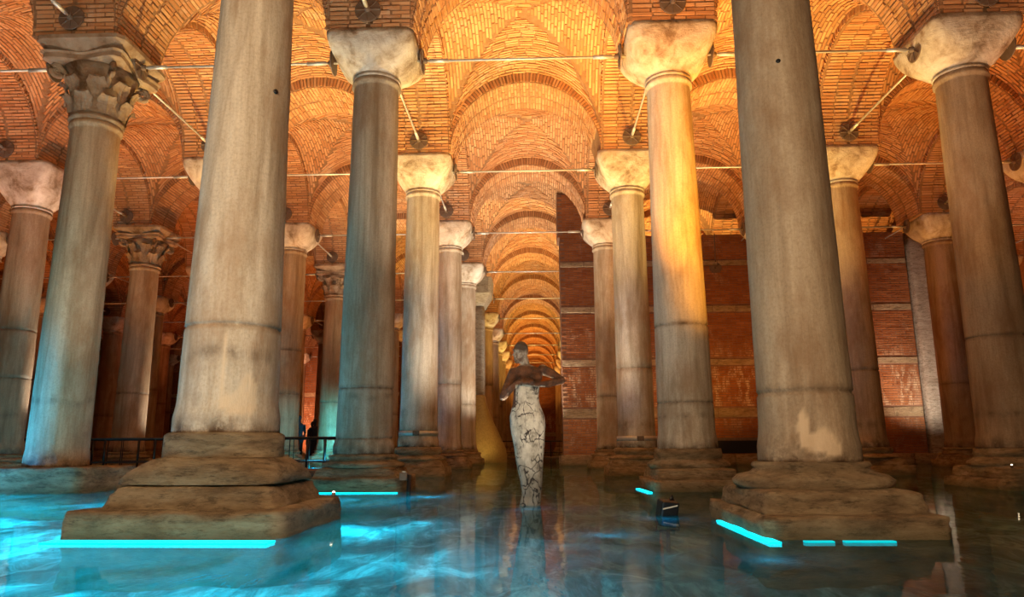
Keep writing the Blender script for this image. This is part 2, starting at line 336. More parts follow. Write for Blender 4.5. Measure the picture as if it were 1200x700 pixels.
def worn_block(hx, hy, z0, z1, m, taper=0., wear=.02, seed=0, name='block', nx=10, nz=4, chamfer=0.):
    """a stone slab with worn arrises and an uneven surface"""
    bm = bmesh.new(); bmesh.ops.create_cube(bm, size=1)
    bmesh.ops.subdivide_edges(bm, edges=bm.edges[:], cuts=nx, use_grid_fill=True)
    for v in bm.verts:
        u = v.co * 2
        k = 1 - taper * (u.z + 1) / 2
        # round the plan corners a little
        ex = abs(u.x); ey = abs(u.y); cr = max(0, (ex + ey) - 1.90) * .30
        k2 = 1 - cr - (max(0, (u.z - .7)) * .10 * chamfer * 3)
        z = z0 + (z1 - z0) * (u.z + 1) / 2
        p = Vector((u.x * hx * k * k2, u.y * hy * k * k2, z))
        edge = sorted((abs(u.x), abs(u.y), abs(u.z)))[1]
        nn = noise.noise(p * 3.1 + Vector((seed * 3.7, 0, 0))); n2 = noise.noise(p * 11 + Vector((0, seed * 2.3, 5)))
        d = p.copy(); d.z -= (z0 + z1) / 2; d.normalize()
        n3 = noise.noise(Vector((p.x * 1.4, p.y * 1.4, p.z * 26 + seed * 3))); n4 = noise.noise(p * 5.5 + Vector((9, seed, 0)))
        if z > .02 or True: p -= d * (wear * .55 * (max(0, edge - .88) * 7) * (1 + 1.5 * nn) + .014 * nn + .010 * n2 + (.016 * n3 if abs(u.z) < .97 else .006 * n3) + .035 * max(0, n4 - .35) * (edge > .8))
        v.co = p
    me = bpy.data.meshes.new(name); bm.to_mesh(me); bm.free(); me.materials.append(m)
    me.attributes.new('tint', 'FLOAT', 'FACE'); me.shade_smooth() if hasattr(me, 'shade_smooth') else None
    return me

# ------------------------------------------------------------------ brickwork
def add_brick(b, P, T, B, N, l, wd, h=.018, sink=.03):
    """one brick: centre P on the surface, long axis T, thickness axis B, outward normal N"""
    j = random.uniform(-.010, .012); l *= random.uniform(.9, 1.0); wd *= random.uniform(.86, 1.06)
    T = T * (l / 2); B = B * (wd / 2); top = N * (h + j); bot = -N * sink
    sk = B * random.uniform(-.18, .18)
    c = [P - T - B, P + T - B + sk, P + T + B + sk, P - T + B]
    b.hexa([q + bot for q in c] + [q + top for q in c], random.random(), skip=(0,))
VA, VB = AX / 2 - .68, AY / 2 - .68
ZS = 7.45
def vz(x, y, flat=0):
    u, v = min(1, abs(x) / VA), min(1, abs(y) / VB); m, mx = min(u, v), max(u, v)
    return ZS + 1.76 * math.sqrt(max(0, 1 - m * m)) + .34 * (1 - mx * mx)
def vP(x, y): return Vector((x, y, vz(x, y)))
def vault_meshes(seed):
    random.seed(seed)
    b = MB(); n = 36
    xs = [VA * 1.01 * math.sin(PI / 2 * (-1 + 2 * i / n)) for i in range(n + 1)]; ys = [VB * 1.01 * math.sin(PI / 2 * (-1 + 2 * i / n)) for i in range(n + 1)]
    b.v = [(x, y, vz(x, y)) for y in ys for x in xs]
    for j in range(n):
        for i in range(n): b.face([j * (n + 1) + i, (j + 1) * (n + 1) + i, (j + 1) * (n + 1) + i + 1, j * (n + 1) + i + 1])
    web = b.mesh('vault', M['mortar'])
    b = MB(); pitch = .072; e = .004
    for side in range(4):
        swap = side % 2; sg = 1 if side < 2 else -1
        D, W = (VB, VA) if not swap else (VA, VB)
        k = 0; d = D - pitch / 2
        while d > .05:
            half = W * d / D; t = -half + random.uniform(.02, .2)
            while t < half - .05:
                f = (lambda q, dd=d: vP(q, sg * dd)) if not swap else (lambda q, dd=d: vP(sg * dd, q))
                P = f(t); T = f(t + e) - P
                ds = T.length / e if T.length > 0 else 1
                L = .30; dt = L / max(ds, 1)
                tc = t + dt / 2
                if tc + dt / 2 > half: dt = half - t; L = dt * ds; tc = t + dt / 2
                if dt > 0 and L > .05:
                    P = f(tc); T = (f(tc + dt * .35) - f(tc - dt * .35)).normalized()
                    Q = vP(tc, sg * (d - e)) if not swap else vP(sg * (d - e), tc)
                    B = (Q - P); B = (B - T * B.dot(T)).normalized(); N = T.cross(B)
                    if N.z > 0: N = -N
                    add_brick(b, P, T, B, N, L * .96, .050)
                t += dt + .012 / max(ds, 1)
            d -= pitch; k += 1
    return web, b.mesh('brick', M['brick'])
AHW = .68; RT = .34
def arch_geo(half, r):
    """solid of the arch (mortar core), spanning local x"""
    b = MB(); n = 28; H = 2.5
    sof = []
    for i in range(n + 1):
        a = PI * i / n; sof.append((-r * math.cos(a), r * math.sin(a)))
    for i in range(n):
        (x0, z0), (x1, z1) = sof[i], sof[i + 1]
        q = len(b.v); b.v += [(x0, -AHW, z0), (x1, -AHW, z1), (x1, AHW, z1), (x0, AHW, z0)]; b.face([q, q + 3, q + 2, q + 1])
        for s in (-1, 1):
            q = len(b.v); b.v += [(x0, s * AHW, z0), (x1, s * AHW, z1), (x1, s * AHW, H), (x0, s * AHW, H)]
            b.face([q, q + 1, q + 2, q + 3] if s < 0 else [q + 3, q + 2, q + 1, q])
    for s in (-1, 1):
        for y in (-AHW, AHW):
            q = len(b.v); b.v += [(s * r, y, 0), (s * half, y, 0), (s * half, y, H), (s * r, y, H)]
            b.face([q, q + 1, q + 2, q + 3] if s * y > 0 else [q + 3, q + 2, q + 1, q])
        q = len(b.v); b.v += [(s * r, -AHW, 0), (s * half, -AHW, 0), (s * half, AHW, 0), (s * r, AHW, 0)]; b.face([q, q + 1, q + 2, q + 3])
    return b.mesh('arch', M['mortar'])
def arch_bricks(r, seed, soffit=True, ring=True):
    random.seed(seed); out = []
    n = int(PI * r / .074); da = PI / n
    for i in range(n):
        a = (i + .5) * da + random.uniform(-.1, .1) * da
        N = Vector((math.cos(a), 0, -math.sin(a))); P = Vector((-r * math.cos(a), 0, r * math.sin(a))); B = Vector((math.sin(a), 0, math.cos(a)))
        if soffit:
            y = -AHW + .005
            cuts = [.31, .31, .05, .31, .33] if i % 2 else [.15, .31, .19, .05, .31, .31]
            for c in cuts:
                L = min(c, AHW - y)
                if c > .06 and L > .05: out.append((P + Vector((0, y + L / 2, 0)), Vector((0, 1, 0)), B, N, L * .95, .051))
                y += L
        if ring:
            for s in (-1, 1):
                Pr = Vector((-(r + RT / 2) * math.cos(a), s * AHW, (r + RT / 2) * math.sin(a)))
                out.append((Pr, -N, B, Vector((0, s, 0)), RT * .97, .052))
    return out
def bricks_mesh(lst, name='brick', m='brick'):
    b = MB()
    for q in lst: add_brick(b, *q)
    return b.mesh(name, M[m])
VAULTS = [vault_meshes(3), vault_meshes(4)]
RX, RY = AX / 2 - .70, AY / 2 - .70
AR_T = arch_geo(AX / 2, RX); AR_L = arch_geo(AY / 2, RY)
BR_T = [bricks_mesh(arch_bricks(RX, s)) for s in (11, 12)]; BR_L = [bricks_mesh(arch_bricks(RY, s)) for s in (13, 14)]
SPRING = 7.24
def pier_mesh():
    b = MB(); h = .675; b.box(-h, h, -h, h, 0, .6)
    core = b.mesh('impost_brickwork', M['mortar']); return core
PIER = pier_mesh()

# ------------------------------------------------------------------ which bays exist
bays = set(); cols = set()
for k in range(0, 9):
    for n in range(-7, 1):
        if abs(n * AX) - AX / 2 < .80 * (row(k) + AY): bays.add((n, k))
for k in range(0, 6):
    for n in (1, 2, 3):
        if n * AX - AX / 2 < .80 * (row(k) + AY): bays.add((n, k))
for k in range(9, 13): bays.add((0, k))
xl, yl = set(), set()          # transverse arches (n, k) on row line k; longitudinal arches (i, k) on column line i
for n, k in bays:
    xl |= {(n, k), (n, k + 1)}; yl |= {(n - .5, k), (n + .5, k)}; cols |= {(n - .5, k), (n + .5, k), (n - .5, k + 1), (n + .5, k + 1)}
ceiling = obj('ceiling', None, None, (0, 0, 0), kind='structure')
random.seed(5)
for q, (n, k) in enumerate(sorted(bays)):
    wm, bm_ = VAULTS[q % 2]; rz = PI * (q % 3 == 0)
    v = obj('vault', wm, ceiling, (n * AX, row(k) + AY / 2, 0), rz)
    obj('brick', bm_, v, kind='stuff')
for q, (n, k) in enumerate(sorted(xl)):
    a = obj('arch', AR_T, ceiling, (n * AX, row(k), SPRING))
    if (n, k) == (0, 2):
        continue_list = arch_bricks(RX, 21, True, False)
        single = MB(); random.seed(3); single.hexa([(-.5, -.5, -.03), (.5, -.5, -.03), (.5, .5, -.03), (-.5, .5, -.03), (-.46, -.42, .018), (.47, -.44, .016), (.46, .44, .019), (-.47, .43, .017)], .5, skip=(0,))
        obj('brick', bricks_mesh(arch_bricks(RX, 21, False, True)), a, kind='stuff')
        tints = []
        for t in (.1, .35, .6, .9):
            single.t = [t] * 5; tints.append(single.mesh('brick', M['brick']))
        for P, T, B, N, L, wd in continue_list[:295]:
            o = bpy.data.objects.new('brick', random.choice(tints)); COL.objects.link(o); o.parent = a
            m = Matrix((T * L, B * wd, T.cross(B) if T.cross(B).dot(N) > 0 else -T.cross(B))).transposed().to_4x4()
            m.translation = P; o.matrix_local = m
    else: obj('brick', BR_T[q % 2], a, kind='stuff')
for q, (i, k) in enumerate(sorted(yl)):
    a = obj('arch', AR_L, ceiling, (i * AX, row(k) + AY / 2, SPRING), PI / 2)
    obj('brick', BR_L[q % 2], a, kind='stuff')
for i, k in sorted(cols):
    obj('impost_brickwork', PIER, ceiling, (i * AX, row(k), SPRING - .02))

# ------------------------------------------------------------------ columns
def shaft_mesh(rb, rt, zb, zt, joints=(), seed=0, patch=None, seg=40, nr=60, flange=.0, rough=.006, mat='marble'):
    zs = [zb, zb + .03, zb + .06, zb + .09, zb + .12, zb + .16]
    zs += [zb + .2 + (zt - .15 - zb - .2) * i / nr for i in range(nr + 1)] + [zt - .11, zt - .09, zt - .045, zt - .02, zt]
    for j in joints: zs += [j - .022, j - .008, j + .008, j + .022]
    zs = sorted(set(round(z, 4) for z in zs)); b = MB(); st = []; pa = []; rings = []
    for z in zs:
        t = (z - zb) / (zt - zb); r = rb + (rt - rb) * t
        if z < zb + .13: r += .035 + flange
        elif z < zb + .3: r += (.035 + flange) * (1 - (z - zb - .13) / .17) ** 2
        if z > zt - .10: r += .035 if z < zt - .03 else .02
        js = 0
        for j in joints:
            if abs(z - j) < .012: r -= .012
            js = max(js, 1 - abs(z - j) / .05)
        ring = []
        for s in range(seg):
            a = 2 * PI * s / seg; p = Vector((r * math.cos(a), r * math.sin(a), z))
            nn = noise.noise(Vector((p.x * 2.2, p.y * 2.2, z * 1.1 + seed * 9))); n2 = noise.noise(Vector((p.x * 9, p.y * 9, z * 3 + seed)))
            rr = 1 + (nn * rough + n2 * rough * .5) / r
            if abs(z - zb) < .2: rr -= max(0, n2) * .05
            ring.append((p.x * rr, p.y * rr, z))
            g = max(0, 1 - (z - zb) / (.22 + .25 * nn)) * (1.0 + .7 * n2)
            tide = max(0, 1 - abs(z - 1.35 - .10 * nn) / .10) * .45 if seed % 2 == 0 else max(0, 1 - abs(z - 1.05) / .08) * .5
            st.append(min(1, max(js * .85 * (.6 + .8 * abs(n2)), g * .95, tide * (.9 + 1.5 * n2), max(0, (1.9 - z)) * .24 * (.6 + n2 + .5 * nn))))
            pv = 0
            if patch:
                for pa_, pz, wa, wz in patch:
                    da = (a - pa_ + PI) % (2 * PI) - PI; q = (da / wa) ** 2 + ((z - pz) / wz) ** 2 + .5 * n2 + .3 * nn
                    pv = max(pv, min(1, max(0, (1 - q) * 5)))
            pa.append(pv); 
        rings.append(ring)
    b.rings(rings); b.a = {'stain': [x * (1 - .8 * y) for x, y in zip(st, pa)], 'patch': pa}
    return b.mesh('shaft', M[mat], True)
def sq_ring(h, e, z, n=48, cr=0):
    out = []
    for j in range(n):
        a = 2 * PI * (j + .5) / n; c, s = math.cos(a), math.sin(a)
        r = h / ((abs(c) ** e + abs(s) ** e) ** (1 / e)); out.append((r * c, r * s, z))
    return out
def cushion_capital(r0, half, z0, z1, seed=0):
    """cushion capital: round at the shaft, swelling into a square block"""
    b = MB(); n = 20; R = []
    R.append(sq_ring(r0 + .02, 2, z0)); R.append(sq_ring(r0 + .035, 2, z0 + .03)); R.append(sq_ring(r0 + .02, 2, z0 + .055))
    for i in range(n + 1):
        t = i / n; h = r0 + .01 + (half - r0 - .01) * (math.sin(t * PI / 2) ** .85 * .78 + .22 * t); e = 2 + 9 * t ** 1.4
        ring = sq_ring(h, e, z0 + .06 + (z1 - z0 - .14) * t)
        ring = [(x * (1 + .012 * noise.noise(Vector((x * 3, y * 3, z * 3 + seed)))), y * (1 + .012 * noise.noise(Vector((x * 3, y * 3, z * 3 + seed)))), z) for x, y, z in ring]
        R.append(ring)
    R.append(sq_ring(half, 12, z1)); b.rings(R)
    return b.mesh('capital', M['capital'], True)
def leaf_mesh(h, wd, curl):
    """acanthus leaf standing on the bell: outer side at -y, with lobes and a rolled tip"""
    b = MB(); n = 9; m = 6; rows_ = []
    for side in (0, 1):
        for i in range(n + 1):
            t = i / n
            lob = 1 - .22 * abs(math.sin(t * PI * 3.2)); ww = wd * (.75 + .35 * math.sin(t * PI * .8)) * lob * (1 if t < .86 else max(.25, (1 - t) / .14))
            z = h * min(t, .9) * 1.06 if t < .9 else h * (.954 - (t - .9) * 1.3)
            out = curl * (t ** 3) + .02
            rw = []
            for j in range(m + 1):
                s = -1 + 2 * j / m
                rw.append((s * ww / 2, -(out + .03 * (1 - abs(s)) * (1 if j % 2 else .5) - side * .02), z))
            rows_.append(rw)
    for side in (0, 1):
        b.rings(rows_[side * (n + 1):(side + 1) * (n + 1)], False, False, False)
        if side == 1:
            pass
    return b.mesh('acanthus_leaf', M['carved'])
LEAF1, LEAF2 = leaf_mesh(.32, .30, .15), leaf_mesh(.34, .30, .17)
def carved_capital(par, z0, z1, r0):
    H = z1 - z0 - .30
    b = MB(); b.lathe([(r0 + .02, z0), (r0 + .055, z0 + .03), (r0 + .055, z0 + .07), (r0 + .02, z0 + .10), (r0 + .03, z0 + .12), (r0 + .05, z0 + .5 * H), (r0 + .12, z0 + .8 * H), (r0 + .2, z0 + .93 * H)], 32)
    cap = obj('capital', b.mesh('capital', M['carved'], True), par)
    for q in range(8):
        for (me, a0, zz, rr) in ((LEAF1, 0, z0 + .11, r0 + .035), (LEAF2, PI / 8, z0 + .36, r0 + .065)):
            a = a0 + q * PI / 4 + .05
            obj('acanthus_leaf', me, cap, (math.sin(a) * rr, -math.cos(a) * rr, zz), a)
    for q in range(4):
        b = MB(); a = PI / 4 + q * PI / 2; d = Vector((math.cos(a), math.sin(a), 0)); base = d * (r0 + .10)
        pts, rad = [], []
        for i in range(26):
            t = i / 25; ang = t * 4.2 * PI; rr = .115 * (1 - .8 * t)
            pts.append(d * (r0 + .27 + rr * math.sin(ang)) + Vector((0, 0, z0 + H * .80 - .0 + rr * math.cos(ang)))); rad.append(.045 * (1 - .4 * t))
        pts = [base + Vector((0, 0, z0 + H * .55)), base + d * .07 + Vector((0, 0, z0 + H * .80))] + pts; rad = [.04, .045] + rad
        b.tube(pts, rad, 8); obj('volute', b.mesh('volute', M['carved'], True), cap)
    b = MB(); R = []                                     # abacus with hollowed sides
    for hh, z in ((.60, z0 + H * .93), (.66, z0 + H * .96), (.66, z0 + H * 1.04), (.70, z0 + H * 1.07)):
        ring = []
        for j in range(48):
            a = 2 * PI * (j + .5) / 48; c, s = math.cos(a), math.sin(a); r = hh / max(abs(c), abs(s)); f = 1 - .17 * math.cos(2 * a) ** 2
            ring.append((r * c * f, r * s * f, z))
        R.append(ring)
    b.rings(R); obj('abacus', b.mesh('abacus', M['carved']), cap)
    b = MB(); b.rings([sq_ring(.56, 10, z0 + H * 1.07), sq_ring(.60, 10, z0 + H * 1.1), sq_ring(.73, 12, z1 - .09), sq_ring(.75, 12, z1 - .07), sq_ring(.75, 12, z1)])
    obj('impost_block', b.mesh('impost_block', M['carved']), par)
def base_parts(par, kind, rb, zb, seed, low=False):
    nx = 5 if low else 26
    zb0 = -.7 if low else -.46
    if kind == 'stepped':         # plinth, block, worn torus, drum
        obj('plinth', worn_block(.82, .86, zb0, .19, M['stone'], .03, .05, seed, 'plinth', nx), par)
        obj('base_block', worn_block(.66, .68, .18, .36, M['stone'], .13, .04, seed + 1, 'base_block', nx, chamfer=1), par)
        b = MB(); R = []
        for h, e, z in ((.60, 9, .36), (.60, 7, .40), (.585, 5, .45), (.545, 3.6, .50), (.50, 2.6, .545), (rb + .04, 2.2, .56)): R.append(sq_ring(h, e, z, 64))
        R = [[(x * (1 + .012 * noise.noise(Vector((x * 4, y * 4, z * 9 + seed)))), y, z + .008 * noise.noise(Vector((x * 3, y * 3, seed)))) for x, y, z in r] for r in R]
        b.rings(R); obj('moulding', b.mesh('moulding', M['stone'], True), par)
        b = MB(); b.lathe([(rb + .06, .54), (rb + .07, .56), (rb + .065, zb - .02), (rb + .04, zb)], 48); obj('drum', b.mesh('drum', M['stone'], True), par)
    elif kind == 'slabs':         # two broad slabs and a round torus
        obj('plinth', worn_block(.66, .90, zb0, .15, M['stone'], .04, .05, seed, 'plinth', nx), par)
        obj('base_block', worn_block(.58, .72, .14, .31, M['stone'], .06, .05, seed + 1, 'base_block', nx, chamfer=1), par)
        b = MB(); b.lathe([(.54, .29), (.60, .32), (.61, .36), (.56, .40), (rb + .09, .42), (rb + .06, .45), (rb + .08, .47), (rb + .06, zb)], 48)
        obj('moulding', b.mesh('moulding', M['stone'], True), par)
    elif kind == 'block':         # a single rough block
        obj('plinth', worn_block(.92, .80, zb0, zb, M['stone'], .05, .05, seed, 'plinth', nx), par)
    else:                         # attic base
        obj('plinth', worn_block(.72, .72, zb0, .20, M['stone'], .03, .04, seed, 'plinth', nx), par)
        obj('base_block', worn_block(.62, .62, .19, .34, M['stone'], .10, .03, seed + 2, 'base_block', nx, chamfer=1), par)
        b = MB(); b.lathe([(.60, .33), (.63, .36), (.60, .40), (rb + .08, .42), (rb + .07, .46), (rb + .10, .48), (rb + .09, zb - .02), (rb + .05, zb)], 32 if low else 48)
        obj('moulding', b.mesh('moulding', M['stone'], True), par)
def column(i, k, label, group=None, dx=0, dy=0, rb=.43, rt=.37, zb=.52, zt=6.5, kind='attic', cap='cushion', half=.72, joints=(2.1,), patch=None, seed=0, hi=False, flange=0, mat='marble'):
    x, y = i * AX + dx, row(k) + dy
    t = thing('marble_column', label, 'column', (x, y, 0), 0, group)
    s = obj('shaft', shaft_mesh(rb, rt, zb, zt, joints, seed, patch, 96 if hi else 36, 150 if hi else 40, flange, mat=mat), t)
    base_parts(t, kind, rb, zb, seed, not hi)
    c = -dx
    if cap == 'cushion': obj('capital', cushion_capital(rt, half, zt, SPRING + .005, seed), t, (0, 0, 0))
    else: carved_capital(t, zt, SPRING + .005, rt)
    return t
named = {
 (-.5, 0): dict(label='huge pale marble column on a stepped stone base at left front', dx=.04, rb=.405, rt=.285, zb=.75, flange=-.015, zt=6.5, kind='stepped', joints=(1.62,), patch=[(-.98, .98, .36, .10), (-.80, 1.05, .22, .16), (-1.30, 1.28, .05, .30)], seed=2, hi=True),
 (.5, 0): dict(label='huge grey veined marble column on broad slabs at right front', dx=-.03, rb=.375, rt=.32, zb=.50, flange=-.015, kind='slabs', mat='grey', joints=(1.04,), patch=[(-1.75, .66, .36, .09), (-1.98, .76, .12, .14), (-1.45, .60, .2, .06)], seed=3, hi=True),
 (-.5, 1): dict(label='grey marble column with blackened foot behind the huge left column, beside the aisle', rb=.425, rt=.37, zb=.52, zt=6.6, kind='stepped2', joints=(1.5, .75), mat='grey', seed=4, hi=True),
 (.5, 1): dict(label='column glowing amber on its shaft, standing before the brick wall', dx=.02, rb=.425, rt=.35, flange=-.015, zb=.58, kind='slabs2', joints=(2.42, 1.25), seed=5, hi=True),
 (-1.5, 1): dict(label='thick speckled column washed with blue light, under a carved leaf capital', dx=.10, rb=.43, rt=.37, flange=-.02, zb=.36, zt=5.95, kind='block', cap='carved', mat='tan', joints=(), seed=6, hi=True),
 (1.5, 1): dict(label='brown veined column at the right edge with white lit block capital', dx=-.08, rb=.44, rt=.37, flange=-.01, zb=.56, kind='slabs', joints=(2.2,), mat='brown', seed=7, hi=True),
 (-.5, 2): dict(label='cream column with a steel strap round its foot, left of the aisle', rb=.42, rt=.38, zb=.62, zt=6.45, joints=(.95,), seed=8),
 (.5, 2): dict(label='slim beige column with a steel strap, just left of the amber column', dx=-.05, rb=.41, rt=.37, zb=.58, zt=6.42, joints=(2.3,), seed=9),
 (-2.5, 2): dict(label='brown column at the left edge with a bright white rim of light', rb=.44, rt=.39, zb=.5, joints=(3.3, 2.2), mat='brown', seed=10, dx=.25, zt=6.2),
 (1.5, 2): dict(label='orange lit column partly hidden behind the huge grey right column', rb=.44, rt=.38, zb=.56, joints=(2.2,), mat='tan', seed=11),
 (-.5, 3): dict(label='third column on the left of the aisle, drab beige with dark joint', rb=.42, rt=.38, joints=(2.4,), seed=12),
 (.5, 3): dict(label='pale column against the brick wall edge, right of the sculpture', rb=.42, rt=.38, joints=(2.0,), seed=13, dx=-.08),
 (-1.5, 3): dict(label='column with thin black joints, right behind the huge left column', rb=.47, rt=.42, joints=(3.45, 2.15, .65), mat='tan', seed=14),
 (-2.5, 3): dict(label='tan column with leaf carved capital, left of the huge left column', rb=.45, rt=.40, zt=6.05, cap='carved', joints=(2.2,), mat='tan', seed=15, dx=.28),
 (2.5, 3): dict(label='rust brown column before the pale wall pier at right', rb=.50, rt=.44, joints=(2.3,), mat='brown', seed=16, dx=.16),
 (-.5, 4): dict(label='fourth column on the left of the aisle, bright white lit', rb=.42, rt=.38, seed=17),
 (-1.5, 4): dict(label='leaf capital column glowing turquoise at its foot', rb=.46, rt=.40, zt=6.1, cap='carved', joints=(2.2,), mat='tan', seed=18),
 (1.5, 3): dict(label='column hidden behind the huge grey right column, only capital edge showing', seed=19),
}
ORD = ['front', 'first', 'second', 'third', 'fourth', 'fifth', 'sixth', 'seventh', 'eighth', 'ninth', 'tenth', 'eleventh', 'twelfth', 'thirteenth', 'fourteenth', 'fifteenth']
def where(i): return f"{ORD[int(abs(i) + .5)]} file {'left' if i < 0 else 'right'} of the aisle"
low = {}
for i, k in sorted(cols):
    if (i, k) == (-.5, 5): continue                          # the square pier stands there
    if i > 1 and k == 4 and False: continue
    if (i, k) in named:
        kw = dict(named[(i, k)]); kd = kw.get('kind', 'attic')
        if kd == 'stepped2': kw['kind'] = 'attic'
        if kd == 'slabs2': kw['kind'] = 'slabs'
        column(i, k, **kw)
    else:
        var = (int(i * 2) + k) % 3
        if var not in low:
            seed = 30 + var
            rb, rt = (.46, .40) if var else (.50, .44)
            low[var] = (shaft_mesh(rb, rt, .5, 6.5, [(2.2,), (3.1,), (1.4, 3.6)][var], seed, None, 24, 20, mat='tan'), cushion_capital(rt, .72, 6.5, SPRING + .005, seed), rb)
            tmp = bpy.data.objects.new('tmp', None); COL.objects.link(tmp); base_parts(tmp, 'attic', rb, .5, seed, True)
            low[var] += ([(c.name.split('.')[0], c.data) for c in tmp.children],)
            for c in list(tmp.children): bpy.data.objects.remove(c)
            bpy.data.objects.remove(tmp)
        sh, cp_, rb, parts = low[var]
        side = 'left' if i < 0 else 'right'
        g = 'distant columns of the ' + side + ' files'
        state = 'brown lit' if i < 0 else 'amber lit'
        lab = f"{state} column in the {ORD[k + 1] if k else 'front'} row, {where(i)}"
        t = thing('marble_column', lab, 'column', (i * AX, row(k), 0), 0, g)
        obj('shaft', sh, t); obj('capital', cp_, t)
        for nm, me in parts: obj(nm, me, t)

def strap(i, k, dx, z, r, lab):
    t = thing('steel_strap', lab, 'strap', (i * AX + dx, row(k), z))
    b = MB(); n = 40
    R = []
    for rr, zz in ((r, 0), (r + .012, 0), (r + .012, .10), (r, .10)): R.append([(rr * math.cos(2 * PI * j / n), rr * math.sin(2 * PI * j / n), zz) for j in range(n)])
    R.append(R[0]); b.rings(R, True, False, False); obj('band', b.mesh('band', M['steel'], True), t)
    b = MB(); b.box(-.05, .09, -r - .06, -r - .005, .0, .10); obj('clamp', b.mesh('clamp', M['iron']), t)
    for s in (-.02, .06):
        b = MB(); b.tube([(s, -r - .10, .05), (s, -r - .05, .05)], .018, 8); obj('bolt', b.mesh('bolt', M['iron']), t)
strap(-.5, 2, 0, .86, .425, 'steel strap clamped round the foot of the cream column')
strap(.5, 2, -.05, .72, .425, 'steel strap clamped round the foot of the slim beige column')

def dowel(i, dx, cr, z, side, rad):
    par = [o for o in bpy.data.objects if o.name.startswith('marble_column') and abs(o.location.x - (i * AX + dx)) < .01 and abs(o.location.y - row(0)) < .01][0]
    v = Vector((CAMX, 0)) - Vector((par.location.x, par.location.y)); a = math.atan2(v.y, v.x) + side
    b = MB(); n = Vector((math.cos(a), math.sin(a), 0)); b.tube([n * (rad - .02), n * (rad + .004)], cr, 10)
    obj('dowel_hole', b.mesh('dowel_hole', M['black'], True), par, (0, 0, z), label='small black dowel hole')
dowel(-.5, .04, .022, 3.75, .62, .352); dowel(.5, -.03, .020, 3.85, .08, .344)

# ------------------------------------------------------------------ iron tie rods
def rod_meshes(L):
    b = MB(); b.tube([(-L / 2 - .1, 0, 0), (L / 2 + .1, 0, 0)], .022, 8); rod = b.mesh('rod', M['steel'], True)
    b = MB(); b.tube([(-.16, 0, 0), (.16, 0, 0)], .036, 8); sl = b.mesh('sleeve', M['steel'], True)
    b = MB(); n = 24; R = []
    for r, x in ((.21, 0), (.21, .018), (.19, .022), (.05, .026), (.045, .09), (.025, .10)): R.append([(x, r * math.cos(2 * PI * j / n), r * math.sin(2 * PI * j / n)) for j in range(n)])
    b.rings(R)
    for q in range(8):
        a = q * PI / 4; c, s = math.cos(a), math.sin(a); b.tube([(.028, .05 * c, .05 * s), (.026, .2 * c, .2 * s)], .009, 5)
    return rod, sl, b.mesh('anchor_plate', M['iron'])
RT_, RL_ = rod_meshes(AX - 1.50), rod_meshes(AY - 1.58)
def tie(loc, rz, ms, L, lab, g):
    t = thing('tie_rod', lab, 'rod', loc, rz, g)
    obj('rod', ms[0], t)
    for s in (-1, 1):
        obj('sleeve', ms[1], t, (s * (L / 2 - .30), 0, 0)); obj('anchor_plate', ms[2], t, (s * -L / 2, 0, 0), 0 if s > 0 else PI)
    return t
LABT = {(0, 1): 'nearest steel tie rod spanning the aisle high above the sculpture', (0, 2): 'second steel tie rod across the aisle, below the nearest one', (0, 3): 'third tie rod across the aisle, crossing before the brick wall edge',
        (0, 4): 'fourth tie rod across the aisle, ending at the brick wall edge',
        (-1, 1): 'steel tie rod from the leaf carved capital to the huge left column', (1, 1): 'steel tie rod between the amber column and the right edge column', (-1, 2): 'tie rod behind the huge left column, second row', (1, 2): 'tie rod behind the huge right column, second row',
        (-1, 3): 'tie rod running to the capital with thin black joints below', (1, 3): 'tie rod just above the top of the red brick wall', (2, 3): 'tie rod between orange column and rust brown column', (2, 2): 'tie rod from the orange column to the right edge'}
for n, k in sorted(xl):
    if k > 12: continue
    lab = LABT.get((n, k)); g = None
    if not lab: lab, g = (f'tie rod crossing the aisle at the {ORD[k + 1]} row of columns', 'far aisle tie rods') if n == 0 else (f"crosswise tie rod in the {ORD[abs(n)]} side bay {'left' if n < 0 else 'right'}, {ORD[k + 1]} row", 'tie rods of the side aisles')
    if k == 0: g = 'overhead tie rods'; lab = f"crosswise tie rod at the front row, {'aisle' if n == 0 else ORD[abs(n)] + ' side'} bay {'' if n == 0 else 'left' if n < 0 else 'right'}".strip()
    tie((n * AX, row(k), 7.04), 0, RT_, AX - 1.50, lab, g)
for i, k in sorted(yl):
    if k > 8: continue
    lab, g = f"lengthwise tie rod behind the {ORD[k + 1]} row, {where(i)}", 'lengthwise tie rods between rows'
    tie((i * AX, row(k) + AY / 2, 7.50), PI / 2, RL_, AY - 1.58, lab, g)

# ------------------------------------------------------------------ walls
WY = 24.0
def brick_wall(name, x0, x1, y, z0, z1, bands, m='wallbrick', pitch=.078, L=.30, th=1.0, seedn=9):
    random.seed(seedn)
    b = MB(); b.box(x0, x1, y, y + th, z0, z1); wl = obj(name, b.mesh(name, M['wallmortar']), kind='structure')
    b = MB(); z = max(z0, .3) + pitch / 2; r = 0
    while z < z1 - .02:
        if not any(a - .03 < z < c + .03 for a, c in bands):
            x = x0 + (r % 2) * L / 2
            while x < x1 - .05:
                l = min(L, x1 - x); add_brick(b, Vector((x + l / 2, y, z)), Vector((1, 0, 0)), Vector((0, 0, 1)), Vector((0, -1, 0)), l * .96, pitch * .70, .014); x += l
        z += pitch; r += 1
    obj('brick', b.mesh('brick', M[m]), wl, kind='stuff')
    for a, c in bands:
        x = x0
        while x < x1 - .1:
            l = min(random.uniform(.7, 1.5), x1 - x)
            if x1 - x - l < .4: l = x1 - x
            b = MB(); j = random.uniform(.02, .045)
            b.box(x + .008, x + l - .008, y - j, y + .05, a + random.uniform(0, .02), c - random.uniform(0, .02))
            me = b.mesh('stone', M['band']); bevel_mesh(me, .012, 1); obj('stone', me, wl); x += l
    return wl
